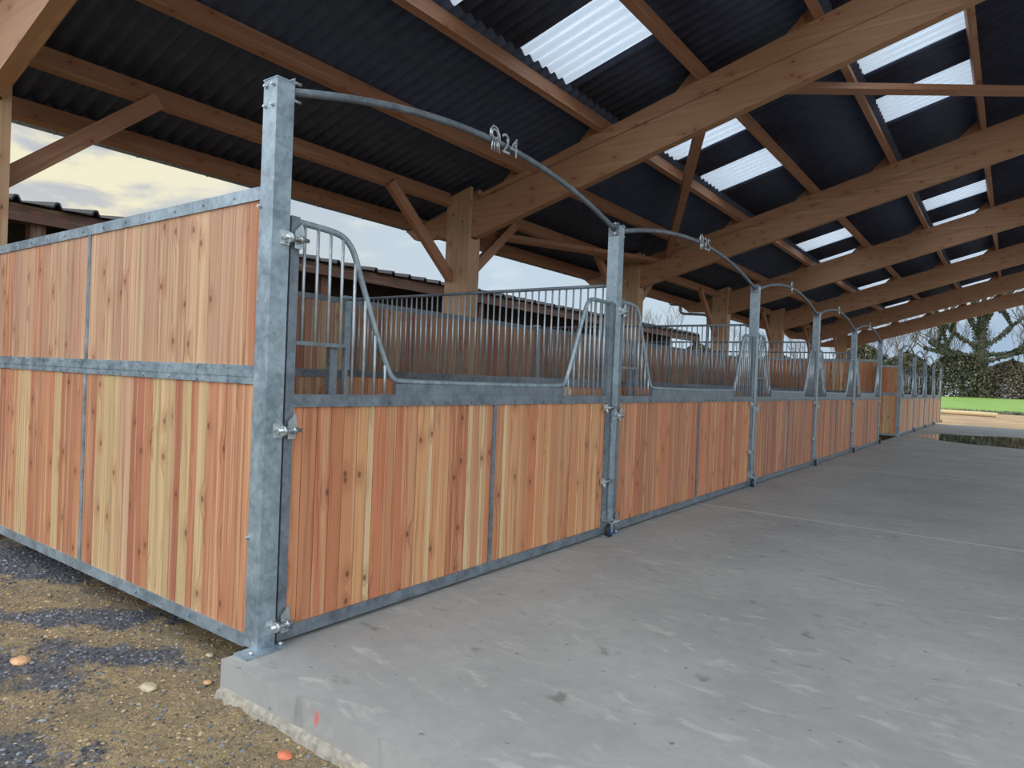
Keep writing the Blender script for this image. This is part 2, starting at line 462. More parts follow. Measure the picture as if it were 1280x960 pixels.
# ------------------------------------------------------------------ stall fronts
def hinge_fn(b):   # local: x out of the front, y along it, z up; origin on gap centre
    b.prism([(-.030, -.045), (.012, -.045), (.03, .0), (.012, .085), (-.030, .04)], (.012, .045, 0), (0, 1, 0), (0, 0, 1), (.008, 0, 0))
    b.tube([(.035, -.055, 0), (.035, .085, 0)], .011, 8)
    b.tube([(.035, -.030, 0), (.035, -.010, 0)], .026, 8); b.tube([(.035, .03, 0), (.035, .05, 0)], .022, 6)
    b.tube([(0, -.02, 0), (.045, -.02, 0)], .014, 8)
    b.box(-.005, .012, -.065, -.01, -.035, .035)
def latch_fn(b):
    b.tube([(.03, -.13, 0), (.03, .10, 0)], .009, 8)
    b.box(-.002, .012, -.10, -.03, -.028, .028)
    b.tube([(.012, -.09, 0), (.04, -.09, 0)], .014, 6); b.tube([(.012, -.045, 0), (.04, -.045, 0)], .014, 6)
    b.box(-.002, .036, .045, .058, -.022, .022)
def latch_handle_fn(b):
    b.tube([(.035, -.11, 0), (.05, -.115, -.03), (.045, -.10, -.075), (.04, -.085, -.03), (.035, -.09, 0)], .005, 6)
gate_lab = [
 'first stall front of vertical orange boards in galvanised frame beside the corner post',
 'second stall front of reddish boards hung on the post under the second arch',
 'third stall front of reddish boards hung after two nearer fronts',
 'fourth stall front of reddish boards before the end stall of this block',
 'fifth stall front of reddish boards ending at the cross passage',
 None,
 'first stall front of the far block beside the puddle',
 'second stall front of the far block beyond the passage',
 'third stall front of the far block beyond the passage',
 'last stall front of the far block at the open end']
for i in range(10):
    if i == 5: continue
    Y0, Y1 = PY[i] + .115, PY[i + 1] - .03
    near = i < 5
    t = thing('stall_gate', (-.03, Y0, .02), gate_lab[i], 'stall front', 'swinging stall fronts along the aisle')
    xf, xb = -.005, -.055
    ym = PY[i] + (PY[i + 1] - PY[i]) * .517
    # frame
    b = MB(); b.box(xb, xf, Y0, Y0 + .05, .02, 2.17); b.build('hinge_stile', M['steel_dull'], t)
    b = MB(); b.box(xb, xf, Y1 - .075, Y1, .02, 2.12); b.build('latch_stile', M['steel_dull'], t)
    for nm, z0, z1, ro in (('top_rail', 1.205, 1.27, .018), ('bottom_rail', .02, .085, -.016)):
        b = MB(); b.box(xb, xf + .002, Y0 + .05, Y1 - .075, z0, z1, 'y')
        if near:
            k = 0; yy = Y0 + .09; zr = z0 + ro if nm == 'top_rail' else z1 + ro
            while yy < Y1 - .1: b.rivet((xf + .002, yy, zr), (1, 0, 0)); yy += .125
        b.build(nm, M['steel_dull'], t)
    b = MB(); b.box(xb, xf + .001, ym - .015, ym + .015, .085, 1.205); b.build('divider', M['steel_dull'], t)
    # boards
    pats = {0: ('OORROTpROROTpOTRRpTpO', 'OpTOROTOTROTOTO')}
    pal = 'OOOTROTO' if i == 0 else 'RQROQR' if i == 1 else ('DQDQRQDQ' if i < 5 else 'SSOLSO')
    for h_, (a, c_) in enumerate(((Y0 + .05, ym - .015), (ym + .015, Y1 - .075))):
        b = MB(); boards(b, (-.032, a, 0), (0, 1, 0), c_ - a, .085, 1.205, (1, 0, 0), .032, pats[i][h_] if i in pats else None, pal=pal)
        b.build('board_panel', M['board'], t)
    # U shaped top tube
    ya, yb = Y0 + .05, Y1 - .075
    zt_ = 2.15
    raw = [(ya, zt_), (ya + .24, zt_ - .005), (ya + .32, zt_ - .03), (ya + .375, zt_ - .09), (ya + .42, zt_ - .2), (ya + .56, 1.62), (ya + .66, 1.42), (ya + .70, 1.365), (ya + .76, 1.345),
           (yb - .74, 1.345), (yb - .69, 1.36), (yb - .65, 1.41), (yb - .54, 1.66), (yb - .40, 2.0), (yb - .36, 2.07), (yb - .31, 2.105), (yb - .25, 2.11), (yb, 2.11)]
    # Chaikin smoothing
    def chaik(p):
        r = [p[0]]
        for q in range(len(p) - 1):
            (a0, b0), (a1, b1) = p[q], p[q + 1]
            r += [(a0 * .75 + a1 * .25, b0 * .75 + b1 * .25), (a0 * .25 + a1 * .75, b0 * .25 + b1 * .75)]
        return r + [p[-1]]
    sm = chaik(chaik(raw)) if near else chaik(raw)
    b = MB(); b.tube([(-.03, y, z) for y, z in sm], .017, 10 if near else 6); b.build('top_tube', M['steel'], t)
    b = MB(); b.box(-.045, -.015, ya + .72, yb - .70, 1.27, 1.335, 'y'); b.build('filler_rail', M['steel_dull'], t)
    def ztube(y):
        for q in range(len(sm) - 1):
            if sm[q][0] <= y <= sm[q + 1][0] and sm[q + 1][0] > sm[q][0]:
                return sm[q][1] + (sm[q + 1][1] - sm[q][1]) * (y - sm[q][0]) / (sm[q + 1][0] - sm[q][0])
        return 2.1
    fr = ya + .35
    b = MB(); b.box(-.04, -.018, ya, fr, 1.525, 1.545, 'y'); b.box(-.04, -.018, fr - .02, fr, 1.27, 1.525); b.build('feed_opening_frame', M['steel_dull'], t)
    b = MB(); b.box(-.075, -.045, fr - .10, fr - .05, 1.27, 1.525); b.build('feed_flap', M['steel_dull'], t)
    for k in range(1, 5):
        y = ya + .05 + (k - 1) * .083
        if near or k % 2: bar(ztube(y) - 1.535, .0085, M['bar'], t, (-.03, y, 1.535), n=8 if near else 5)
    for k in range(4):
        y = ya + .39 + k * .083; bar(ztube(y) - 1.265, .0085, M['bar'], t, (-.03, y, 1.265), n=8 if near else 5)
    for k in range(8):
        y = yb - .045 - k * .083; bar(ztube(y) - 1.265, .0085, M['bar'], t, (-.03, y, 1.265), n=8 if near else 5)
    # hardware
    for z in ((.11, 1.09, 2.05) if near else (.11, 1.09)):
        link('hinge', cached('hinge', hinge_fn, M['zinc']), t, (-.005, PY[i] + .108, z))
    for z in (1.165, .50):
        la = link('latch', cached('latch', latch_fn, M['zinc']), t, (-.005, Y1 - .03, z))
        link('latch_handle', cached('latch_handle', latch_handle_fn, M['zinc']), la, la['o'])
    cy = Y1 - .035; cx = .055
    ca = MB()
    ca.box(-.005, .0, cy - .035, cy + .035, .03, .22)
    for s_ in (-.024, .024):
        ca.prism([(-.03, .15), (.03, .15), (.022, .045), (-.005, .045)], (cx + s_ - .002, cy, 0), (0, 1, 0), (0, 0, 1), (.004, 0, 0))
    ca.box(-.005, cx + .026, cy - .03, cy + .03, .14, .152)
    ca.tube([(cx - .032, cy + .005, .06), (cx + .032, cy + .005, .06)], .010, 8)
    co_ = ca.build('castor', M['steel'], t)
    w = MB(); w.tube([(cx - .018, cy + .005, .06), (cx - .014, cy + .005, .06), (cx + .014, cy + .005, .06), (cx + .018, cy + .005, .06)], .058, 20, radii=[.052, .0585, .0585, .052]); w.build('wheel', M['tyre'], co_)
    w = MB(); w.tube([(cx - .020, cy + .005, .06), (cx + .020, cy + .005, .06)], .038, 16); w.build('hub', M['hub'], co_)

# ------------------------------------------------------------------ cross partitions
def frame_rail(t, name, a, b_, w, h, up=(0, 0, 1), mat='steel_dull', rivets=None):
    b = MB(); b.beam(a, b_, w, h, up)
    if rivets:
        for p in rivets[0]: b.rivet(p, rivets[1])
    return b.build(name, M[mat], t)

def solid_side(yp, name, label, cat, front, patterns=None):
    """full height boarded wall across the stalls; outer face towards -Y"""
    t = thing(name, (-1.9, yp + .03, 0.0), label, cat)
    x1, x0 = -.11, XB + .02; xm = -2.05
    for nm, z0, z1 in (('top_rail', 2.235, 2.30), ('middle_rail', 1.315, 1.41), ('bottom_rail', .0, .065)):
        b = MB(); b.box(x0, x1, yp, yp + .05, z0, z1, 'x')
        xx = x0 + .1
        if front:
            while xx < x1 - .03:
                for zr in ((z0 + .015, z1 - .015) if nm == 'middle_rail' else (((z0 + z1) / 2),)):
                    b.rivet((xx, yp, zr), (0, -1, 0))
                xx += .30
            if nm == 'middle_rail': b.box(x0, x1, yp - .004, yp, 1.352, 1.372, 'x')
        b.build(nm, M['steel'], t)  # brighter steel than the gate rails: light from the sky put into the colour
    for z0, z1 in ((1.41, 2.235), (.065, 1.315)):
        b = MB(); b.box(xm - .016, xm + .016, yp + .002, yp + .048, z0, z1); b.build('divider', M['steel'], t)
    k = 0
    for z0, z1 in ((1.41, 2.235), (.065, 1.315)):
        for a, c_ in ((x0, xm - .016), (xm + .016, x1)):
            b = MB(); boards(b, (a, yp + .027, 0), (1, 0, 0), c_ - a, z0, z1, (0, -1, 0), .034, patterns[k] if patterns else None, w=.10)
            b.build('board_panel', M['board'], t); k += 1
    return t
solid_side(0.0, 'end_screen', 'full-height boarded end side of the stalls, pale and orange planks, facing the gravel', 'side panel', True,
           ['12141211411', '41411441141441412', '35223352223522', '25333344552333532322222'])
solid_side(PY[5] + .02, 'end_screen', 'boarded end side closing the fifth stall at the cross passage', 'side panel', False)
solid_side(PY[6], 'end_screen', 'boarded end side of the far block facing the cross passage', 'side panel', True)

part_lab = {1: 'barred divider between the first and second stalls, vertical bars over boards',
 2: 'barred divider between the second and third stalls', 3: 'barred divider between the third and fourth stalls',
 4: 'barred divider between the fourth and fifth stalls', 7: 'barred divider after the first stall of the far block',
 8: 'barred divider after the second stall of the far block', 9: 'barred divider after the third stall of the far block', 10: 'barred divider at the open end of the far block'}
for i, lab in part_lab.items():
    yp = PY[i] + .03; yc = yp + .02
    t = thing('stall_divider', (-1.9, yc, 0), lab, 'stall divider', 'barred dividers between stalls')
    x1, x0 = -.11, XB + .04
    b = MB(); b.tube([(x0, yc, 2.285), (x1, yc, 2.285)], .017, 10); b.build('top_tube', M['steel_dull'], t)
    b = MB(); b.box(x0, x1, yp - .005, yp + .045, 1.335, 1.41, 'x'); b.build('middle_rail', M['steel_dull'], t)
    b = MB(); b.box(x0, x1, yp - .005, yp + .045, .0, .065, 'x'); b.build('bottom_rail', M['steel_dull'], t)
    b = MB(); boards(b, (x0, yc, 0), (1, 0, 0), x1 - x0, .065, 1.335, (0, -1, 0), .03); b.build('board_panel', M['board'], t)
    st = .08 if i < 5 else .16
    n = int((x1 - x0 - .06) / st)
    for k in range(n):
        bar(2.275 - 1.405, .0085 if i < 5 else .012, M['bar'], t, (x1 - .06 - k * st, yc, 1.405), n=8)

# ------------------------------------------------------------------ rear panels and rear posts
rear_lab = ['boarded rear panel at the back of the %s stall', 'boarded rear panel at the back of the %s stall of the far block']
for i in range(10):
    if i == 5: continue
    y0, y1 = PY[i] + (.07 if i in (0, 6) else .10), PY[i + 1] + (0.015 if i in (4,) else 0)
    lab = rear_lab[0] % ORD[i] if i < 5 else rear_lab[1] % ORD[i - 6]
    t = thing('rear_screen', (XB, (y0 + y1) / 2, 0), lab, 'rear panel', 'boarded rear panels of the stalls')
    ym = (y0 + y1) / 2
    for nm, z0, z1 in (('top_rail', 2.235, 2.30), ('middle_rail', 1.315, 1.41), ('bottom_rail', .0, .065)):
        b = MB(); b.box(XB - .05, XB, y0, y1, z0, z1, 'y'); b.build(nm, M['steel_dull'], t)
    for z0, z1 in ((1.41, 2.235), (.065, 1.315)):
        b = MB(); b.box(XB - .048, XB - .002, ym - .016, ym + .016, z0, z1); b.build('divider', M['steel_dull'], t)
        for a, c_ in ((y0, ym - .016), (ym + .016, y1)):
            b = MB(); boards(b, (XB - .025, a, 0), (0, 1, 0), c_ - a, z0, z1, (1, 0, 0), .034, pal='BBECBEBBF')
            b.build('board_panel', M['board'], t)
for i, y in enumerate(PY):
    lab = ('galvanised rear post at the back of the %s divider line' % ORD[i]) if i < 6 else ('galvanised rear post on the %s divider line of the far block' % ORD[i - 6])
    b = MB(); yy = y + (.0 if i not in (0, 6) else -.03)
    b.box(XB - .08, XB + .02, yy + (0.0), yy + .10, 0, 2.33)
    if i in (0, 5, 6): continue
    b.build('rear_post', M['steel'], None, (XB - .03, yy + .05, 0), label=lab, cat='post', group='rear posts of the stalls')

# ------------------------------------------------------------------ timber frame
SL = .283
zb = lambda x: 4.69 + SL * x
ztp = lambda x: 5.33 + SL * x
TK = [-.14] + [6.17 + 5.98 * k for k in range(0, 6)]
sn = Vector((-SL, 0, 1)).normalized(); sx = Vector((1, 0, SL)).normalized()
RX1 = 8.6
PXS = [-5.30, -4.40, -3.09, -1.76, -.35, 1.0, 2.36, 3.72, 5.08, 6.44, 7.8]
tname = ['end timber post behind the side panel, nearest the gravel', 'timber post behind the second stall', 'timber post behind the fourth post of stalls',
         'timber post on the fourth frame of the roof', 'timber post on the fifth frame of the roof', 'timber post on the sixth frame of the roof', 'timber post on the last frame of the roof']
frame_w = ['first', 'second', 'third', 'fourth', 'fifth', 'sixth', 'last']
for k, yk in enumerate(TK):
    t = thing('timber_post', (-4.235, yk + .14, -.2), 'thick layered timber post carrying the %s rafter behind the stalls' % frame_w[k], 'timber post', 'timber posts behind the stalls')
    for nm, a, c_ in (('outer_ply', yk, yk + .07), ('outer_ply', yk + .21, yk + .28)):
        b = MB(); b.prism([(-4.47, -.2), (-4.0, -.2), (-4.0, 4.36), (-4.47, 4.225)], (0, a, 0), (1, 0, 0), (0, 0, 1), (0, c_ - a, 0)); b.build(nm, M['timber_p'], t)
    b = MB(); b.prism([(-4.47, -.2), (-4.0, -.2), (-4.0, zb(-4.0)), (-4.47, 3.61)], (0, yk + .07, 0), (1, 0, 0), (0, 0, 1), (0, .14, 0)); b.build('core_ply', M['timber_p'], t)
    b = MB()
    for (x, z) in ((-4.33, 3.95), (-4.14, 3.82), (-4.33, 3.72)): b.tube([(x, yk - .008, z), (x, yk, z)], .018, 8)
    b.build('bolt', M['zinc'], t)
    # rafter
    r = thing('rafter', (-4.2, yk + .14, 3.6), 'deep sloping timber rafter on the %s frame across the roof' % frame_w[k], 'rafter', 'sloping rafters under the roof')
    b = MB(); b.prism([(-5.45, 3.80), (-5.25, 3.64), (-4.47, 3.62), (-4.1, 3.62), (-3.95, zb(-3.95)), (RX1, zb(RX1)), (RX1, ztp(RX1)), (-5.45, ztp(-5.45))], (0, yk + .072, 0), (1, 0, 0), (0, 0, 1), (0, .136, 0), uvrot=True)
    b.build('rafter_beam', M['timber'], r)
    for px in PXS[2:]:
        o_ = Vector((px - .04, yk + .10, ztp(px - .04)))
        b = MB(); b.prism([(0, 0), (-.34, 0), (-.30, .03), (-.02, .19), (0, .19)], o_, sx, sn, (0, .08, 0)); b.build('purlin_cleat', M['timber2'], r)
    # knee braces
    for sg in (-1, 1):
        if k == 0 and sg < 0: continue
        ys = yk if sg < 0 else yk + .28
        b = MB(); b.beam((-4.34, ys + sg * -.0 , 2.93), (-4.34, ys + sg * 1.37, 4.12), .09, .16, (0, 0, 1))
        b.build('knee_brace', M['timber2'], None, (-4.34, ys, 2.93), label='slanted timber brace on the %s frame post, rising %s the %s' % (frame_w[k], 'towards' if sg < 0 else 'away from', 'gravel end'), cat='brace', group='knee braces on the timber posts')

YE = TK[-1] + .28
# purlins
pn = ['eave', 'first', 'second', 'third', 'fourth', 'fifth', 'sixth', 'seventh', 'eighth', 'ninth', 'tenth']
for j, px in enumerate(PXS):
    lab = 'long timber purlin at the low eave of the roof' if j == 0 else '%s long timber purlin up the roof slope from the eave one' % pn[j]
    segs = [(-.40, YE + .15)]
    if j == 1: segs = [(TK[k] + .285, TK[k + 1] - .005) for k in range(6)]
    for q, (a, c_) in enumerate(segs):
        o_ = Vector((px, 0, ztp(px))) + sn * .108
        b = MB(); b.beam((o_.x, a, o_.z), (o_.x, c_, o_.z), .085, .21, sn)
        l2 = lab if j != 1 else 'timber purlin piece between the %s and %s frame posts' % (frame_w[q], frame_w[q + 1])
        b.build('purlin', M['timber2'], None, (o_.x, (a + c_) / 2, o_.z), label=l2, cat='purlin', group='purlins under the roof sheets')
# diagonal bracing planks under the purlins in the second bay
zp = lambda x: 5.17 + SL * x
for lab, (xa, ya), (xb_, yb_) in (
    ('flat diagonal bracing plank from eave corner to the third rafter', (-4.75, 6.40), (-3.62, 12.22)),
    ('diagonal bracing strut rising from third rafter foot to second rafter', (-3.35, 12.22), (-.30, 6.40)),
    ('diagonal bracing strut crossing under the pair of skylights', (-.12, 6.40), (3.95, 12.22))):
    b = MB(); b.beam((xa, ya, zp(xa)), (xb_, yb_, zp(xb_)), .14, .09, sn)
    b.build('bracing_strut', M['timber2'], None, (xa, ya, zp(xa)), label=lab, cat='bracing', group='diagonal roof bracing')

# ------------------------------------------------------------------ corrugated roof with skylights
PIT = .177; RY0, RY1 = -.60, YE + .35
def zr_(x): return 5.33 + SL * x + .225 * math.sqrt(1 + SL * SL)
def corr(mb, x0, x1, y0, y1, per=8, amp=.026, lift=0):
    n = max(2, int(round((y1 - y0) / PIT * per)))
    base = len(mb.v)
    for k in range(n + 1):
        y = y0 + (y1 - y0) * k / n
        z = amp + amp * math.cos(2 * PI * y / PIT)
        for x in (x0, x1): mb.v.append(Vector((x, y, zr_(x) + z + lift)))
    for k in range(n):
        q = base + 2 * k
        mb.face((q, q + 1, q + 3, q + 2), smooth=True)
W6 = PIT * 6
SKY = [2.08, 4.24, 7.65, 9.76, 14.0, 16.35, 18.85, 21.6, 25.0, 31.3, 33.45]
bands = [(-5.72, -1.70, 0), (-1.70, -.44, 1), (-.44, 1.06, 0), (1.06, 2.27, 1), (2.27, 8.8, 0)]
roof = MB()
for (a, c_, s_) in bands:
    if not s_: corr(roof, a, c_, RY0, RY1)
    else:
        y = RY0
        for s in SKY: corr(roof, a, c_, y, s); y = s + W6
        corr(roof, a, c_, y, RY1)
ro = roof.build('roof', M['roof'], None, (0, 0, 0), label='dark corrugated sheet roof over the stalls and aisle', kind='structure')
md = ro.modifiers.new('t', 'SOLIDIFY'); md.thickness = .007; md.offset = 1
bay_of = lambda y: frame_w[max(q for q in range(7) if TK[q] < y + .6)]
for row, (a, c_) in (('lower', (-1.70, -.44)), ('upper', (1.06, 2.27))):
    cnt = {}
    for s in SKY:
        bq = bay_of(s); cnt[bq] = cnt.get(bq, 0) + 1
        b = MB(); corr(b, a - .0, c_ + .0, s, s + W6)
        o = b.build('skylight_sheet', M['skylight'], None, (a, s, zr_(a)), cat='skylight', group='translucent roof sheets',
            label='%s translucent corrugated sheet in the %s skylight row after the %s rafter' % (ORD[cnt[bq] - 1], row, bq))
        md = o.modifiers.new('t', 'SOLIDIFY'); md.thickness = .003; md.offset = 1

# gutter along the eave and downpipe at the fourth frame
g = thing('gutter', (-5.80, 18, zr_(-5.75)), 'thin zinc gutter along the low eave of the roof', 'gutter')
b = MB(); pr_ = []
for k in range(9):
    a = PI + PI * k / 8; pr_.append((.06 * math.cos(a), .06 * math.sin(a)))
n0 = len(b.v); zc = zr_(-5.80) + .055
for y in (RY0 + .05, RY1 - .05):
    for (p, q) in pr_: b.v.append(Vector((-5.80 + p, y, zc + q)))
for k in range(8): b.face((n0 + k, n0 + k + 1, n0 + 9 + k + 1, n0 + 9 + k), smooth=True)
go = b.build('trough', M['gutter'], g); md = go.modifiers.new('t', 'SOLIDIFY'); md.thickness = .003
for k in range(40):
    y = .2 + k * .9
    if y > RY1: break
    b = MB(); b.tube([(-5.80 + p * 1.08, y, zc + q * 1.08) for p, q in pr_], .006, 5); b.build('gutter_bracket', M['gutter'], g)
b = MB(); b.tube([(-5.79, 18.05, zc - .06), (-5.74, 18.05, zc - .10), (-5.50, 18.05, 3.86), (-5.45, 18.05, 3.80), (-5.44, 18.05, 3.66), (-5.40, 18.05, 3.60), (-5.32, 18.05, 3.575), (-4.75, 18.05, 3.54), (-4.62, 18.05, 3.52), (-4.56, 18.05, 3.45), (-4.55, 18.05, 3.3), (-4.55, 18.05, -.15)], .042, 12)
b.build('downpipe', M['gutter'], None, (-4.6, 18.1, -.15), label='zinc downpipe elbow running from the eave to the fourth frame post', cat='downpipe')

# ------------------------------------------------------------------ slab
b = MB(); b.box(-.06, 9.0, -.15, 36.4, -.34, 0)
sl = b.build('floor', M['concrete'], None, (0, 0, 0), label='pale grey concrete aisle slab in front of the stalls', kind='structure')

# puddle
b = MB(); pts = []
for k in range(64):
    a = 2 * PI * k / 64
    r = 1 + .22 * noise.noise(Vector((math.cos(a) * 1.3, math.sin(a) * 1.3, 3.1))) + .10 * noise.noise(Vector((math.cos(a) * 4, math.sin(a) * 4, 1.1)))
    pts.append((2.9 + 2.55 * r * math.cos(a), 24.8 + 3.1 * r * math.sin(a)))
b.prism(pts, (0, 0, .0005), (1, 0, 0), (0, 1, 0), (0, 0, .003))
b.build('puddle', M['water'], None, (2.9, 24.8, 0), label='shallow rain puddle on the slab beside the far block', cat='puddle')

# ------------------------------------------------------------------ ground
def gz(x, y):
    if y < 45: z = -.165
    else:
        t = min(1, max(0, (y - 66) / 46)); z = -.165 + (1.15 + .165) * t * t * (3 - 2 * t)
    if -6 < x < 2 and -4 < y < 3:
        z += .014 * noise.noise(Vector((x * 2.2, y * 2.2, 0))) + .010 * noise.noise(Vector((x * 9, y * 9, 4)))
        z += .007 * noise.noise(Vector((x * 33, y * 33, 9)))
    return z
ELL = [((-3.1, .10), .85, .30, .1), ((-1.62, -.20), .62, .15, .78), ((-.98, -.34), .50, .13, .52), ((-1.15, -.78), .6, .2, .5), ((-.35, -1.1), .5, .12, .6)]
def grav(x, y):
    m_ = 0
    for (cx, cy), ra, rb, an in ELL:
        dx, dy = x - cx, y - cy; u = dx * math.cos(an) + dy * math.sin(an); v = -dx * math.sin(an) + dy * math.cos(an)
        e = math.sqrt((u / ra) ** 2 + (v / rb) ** 2) + .9 * noise.noise(Vector((x * 5, y * 5, 2)))
        m_ = max(m_, min(1, max(0, (1.6 - e) / 1.2)))
    return m_
def axis(dense0, dense1, st, lo, hi, n):
    a = [dense0 + st * k for k in range(int((dense1 - dense0) / st) + 1)]
    pre = []; p = dense0; s = st * 3
    while p > lo: p -= s; s *= 1.5; pre.append(max(p, lo))
    post = []; p = a[-1]; s = st * 3
    while p < hi: p += s; s = min(s * 1.5, n); post.append(min(p, hi))
    return pre[::-1] + a + post
xs = axis(-3.9, 1.3, .014, -160, 160, 12); ys = axis(-1.6, .5, .014, -60, 180, 3)
me = bpy.data.meshes.new('ground'); nx, ny = len(xs), len(ys)
vs = [(x, y, gz(x, y)) for y in ys for x in xs]
fs = [(j * nx + i, j * nx + i + 1, (j + 1) * nx + i + 1, (j + 1) * nx + i) for j in range(ny - 1) for i in range(nx - 1)]
me.from_pydata(vs, [], fs)
at = me.color_attributes.new('tone', 'FLOAT_COLOR', 'POINT'); cf = []
for (x, y, z) in vs:
    gv = grav(x, y) if (-5 < x < 2 and -3 < y < 2) else 0
    cf += [gv, 1.0 if y > 36 else 0.0, 0, 1]
at.data.foreach_set('color', cf); me.polygons.foreach_set('use_smooth', [True] * len(fs))
me.materials.append(M['ground'])
link('ground', me, None, (0, 0, 0), label='sandy ground with patches of grey gravel around the building', kind='structure')
# meadow
xs2 = [-160 + 8 * k for k in range(41)]; ys2 = [73 + 3 * k for k in range(13)] + [111]
me = bpy.data.meshes.new('meadow'); nx = len(xs2)
vs = [(x, y + (1.2 * noise.noise(Vector((x * .15, 0, 0))) if y == 73 else 0), gz(x, y) + .05) for y in ys2 for x in xs2]
fs = [(j * nx + i, j * nx + i + 1, (j + 1) * nx + i + 1, (j + 1) * nx + i) for j in range(len(ys2) - 1) for i in range(nx - 1)]
me.from_pydata(vs, [], fs); me.polygons.foreach_set('use_smooth', [True] * len(fs)); me.materials.append(M['grass'])
link('meadow', me, None, (0, 0, 0), label='bright green meadow before the tree line', kind='structure')

# rough grass verge along the meadow edge: stuff
b = MB()
rv = random.Random(4)
for k in range(5000):
    x = rv.uniform(-30, 12); y = 71.3 + rv.random() ** 1.5 * 3.2; h = rv.uniform(.10, .32); a = rv.uniform(0, PI); z = gz(x, y)
    dx, dy = math.cos(a) * .10, math.sin(a) * .10; n = len(b.v)
    b.v += [Vector((x - dx, y - dy, z)), Vector((x + dx, y + dy, z)), Vector((x + dx * .3 + rv.uniform(-.1, .1), y + dy, z + h))]
    b.face((n, n + 1, n + 2))
b.build('verge_grass', M['hedge_g'], None, (-9, 73, gz(-9, 73)), label='rough darker grass verge along the front edge of the meadow', cat='grass', kind='stuff')

# log lying on the track
b = MB(); b.tube([(-5.5, 66.2, .02), (-2, 64.3, .03), (2.0, 61.9, .02)], .2, 12, radii=[.2, .19, .17])
b.build('log', M['log'], None, (-1.7, 64, -.16), label='long pale peeled log lying on the track before the meadow', cat='log')

# gravel stones
def stone(b, x, y, z, r, rnd, tone):
    n = len(b.v); sx_, sy_, sz_ = r * rnd.uniform(.8, 1.5), r * rnd.uniform(.7, 1.1), r * rnd.uniform(.4, .8); a = rnd.uniform(0, PI)
    ca, sa = math.cos(a), math.sin(a)
    pts = [(0, 0, 1), (1, 0, .1), (.2, .95, .2), (-.8, .5, 0), (-.7, -.6, .15), (.3, -.9, 0), (0, 0, -1)]
    for (p, q, s) in pts:
        p = p * sx_ * rnd.uniform(.75, 1.2); q = q * sy_ * rnd.uniform(.75, 1.2); s *= sz_
        b.v.append(Vector((x + p * ca - q * sa, y + p * sa + q * ca, z + s)))
    for k in range(5):
        k2 = (k + 1) % 5
        b.face((n, n + 1 + k, n + 1 + k2), tone=tone); b.face((n + 6, n + 1 + k2, n + 1 + k), tone=tone)
rnd = random.Random(11); bg = MB(); bt = MB(); ng = nt_ = 0
while ng < 5200 or nt_ < 7000:
    x = rnd.uniform(-3.8, 1.2); y = rnd.uniform(-1.5, .5)
    if x > -.08 and y > -.17: continue
    g_ = grav(x, y); z = gz(x, y)
    if rnd.random() < max(.12, g_ ** 1.5) and ng < 5200:
        stone(bg, x, y, z + .001, rnd.uniform(.004, .008) + .008 * rnd.random() ** 3, rnd, (rnd.random() ** 2.2, 0, 0)); ng += 1
    elif nt_ < 7000 and rnd.random() > g_ * .8:
        stone(bt, x, y, z + .001, rnd.uniform(.003, .007) + .01 * rnd.random() ** 4, rnd, (rnd.random(), 0, 0)); nt_ += 1
bg.build('gravel', M['stone_grey'], None, (-1.3, -.3, -.16), label='dark grey crushed gravel in patches on the sand', cat='gravel', kind='stuff')
bt.build('grit', M['stone_tan'], None, (-.6, -.5, -.16), label='tan grit scattered over the sandy ground', cat='grit', kind='stuff')
M['paint'] = plain('orange_stone', lin(214, 122, 88), .8)
M['pale_stone'] = plain('pale_stone', lin(186, 172, 140), .8); M['tan_stone'] = plain('tan_stone', lin(206, 160, 118), .8)
for (x, y, r, mk, lab) in ((-1.13, -.62, .045, 'tan_stone', 'flat tan stone lying in the dark gravel'), (-.36, -.34, .04, 'pale_stone', 'flat pale yellowish stone on the sand before the slab corner'),
                       (.62, -.27, .03, 'paint', 'orange-red painted stone by the foot of the slab'), (-.50, .05, .022, 'pale_stone', 'small whitish stone at the tip of the dark gravel patch'),
                       (-.22, -.12, .022, 'tan_stone', 'small reddish tan stone close to the slab corner')):
    b = MB(); rr = random.Random(int(x * 100)); n0 = 0
    import bmesh
    bm = bmesh.new(); bmesh.ops.create_icosphere(bm, subdivisions=2, radius=1)
    for v in bm.verts: v.co *= 1 + .22 * noise.noise(v.co * 1.7 + Vector((x * 9, 0, 0)))
    for v in bm.verts: v.co = Vector((v.co.x * r * 1.3, v.co.y * r * .9, v.co.z * r * .4))
    me = bpy.data.meshes.new('stone'); bm.to_mesh(me); bm.free(); me.materials.append(M[mk])
    link('stone', me, None, (x, y, gz(x, y) + r * .15), label=lab, cat='stone')
# rough concrete spill along the foot of the slab
b = MB(); n0 = len(b.v); N = 90
for k in range(N + 1):
    x = -.05 + 2.2 * k / N; w = .02 + .04 * abs(noise.noise(Vector((x * 6, 0, 0)))) + .012 * noise.noise(Vector((x * 30, 0, 0)))
    b.v += [Vector((x, -.145, -.12 + .012 * noise.noise(Vector((x * 22, 1, 0))))), Vector((x, -.155 - w * .5, -.145 + .010 * noise.noise(Vector((x * 25, 2, 0))))), Vector((x, -.155 - w, -.19))]
for k in range(N):
    for q in (0, 1): b.face((n0 + 3 * k + q, n0 + 3 * k + q + 1, n0 + 3 * k + q + 4, n0 + 3 * k + q + 3), smooth=False)
M['spill'] = plain('spill_mortar', lin(156, 148, 134), .9, 0, .25, 30)
b.build('concrete_spill', M['spill'], None, (0, 0, 0), label='rough lumpy concrete spill along the foot of the slab end', cat='concrete')

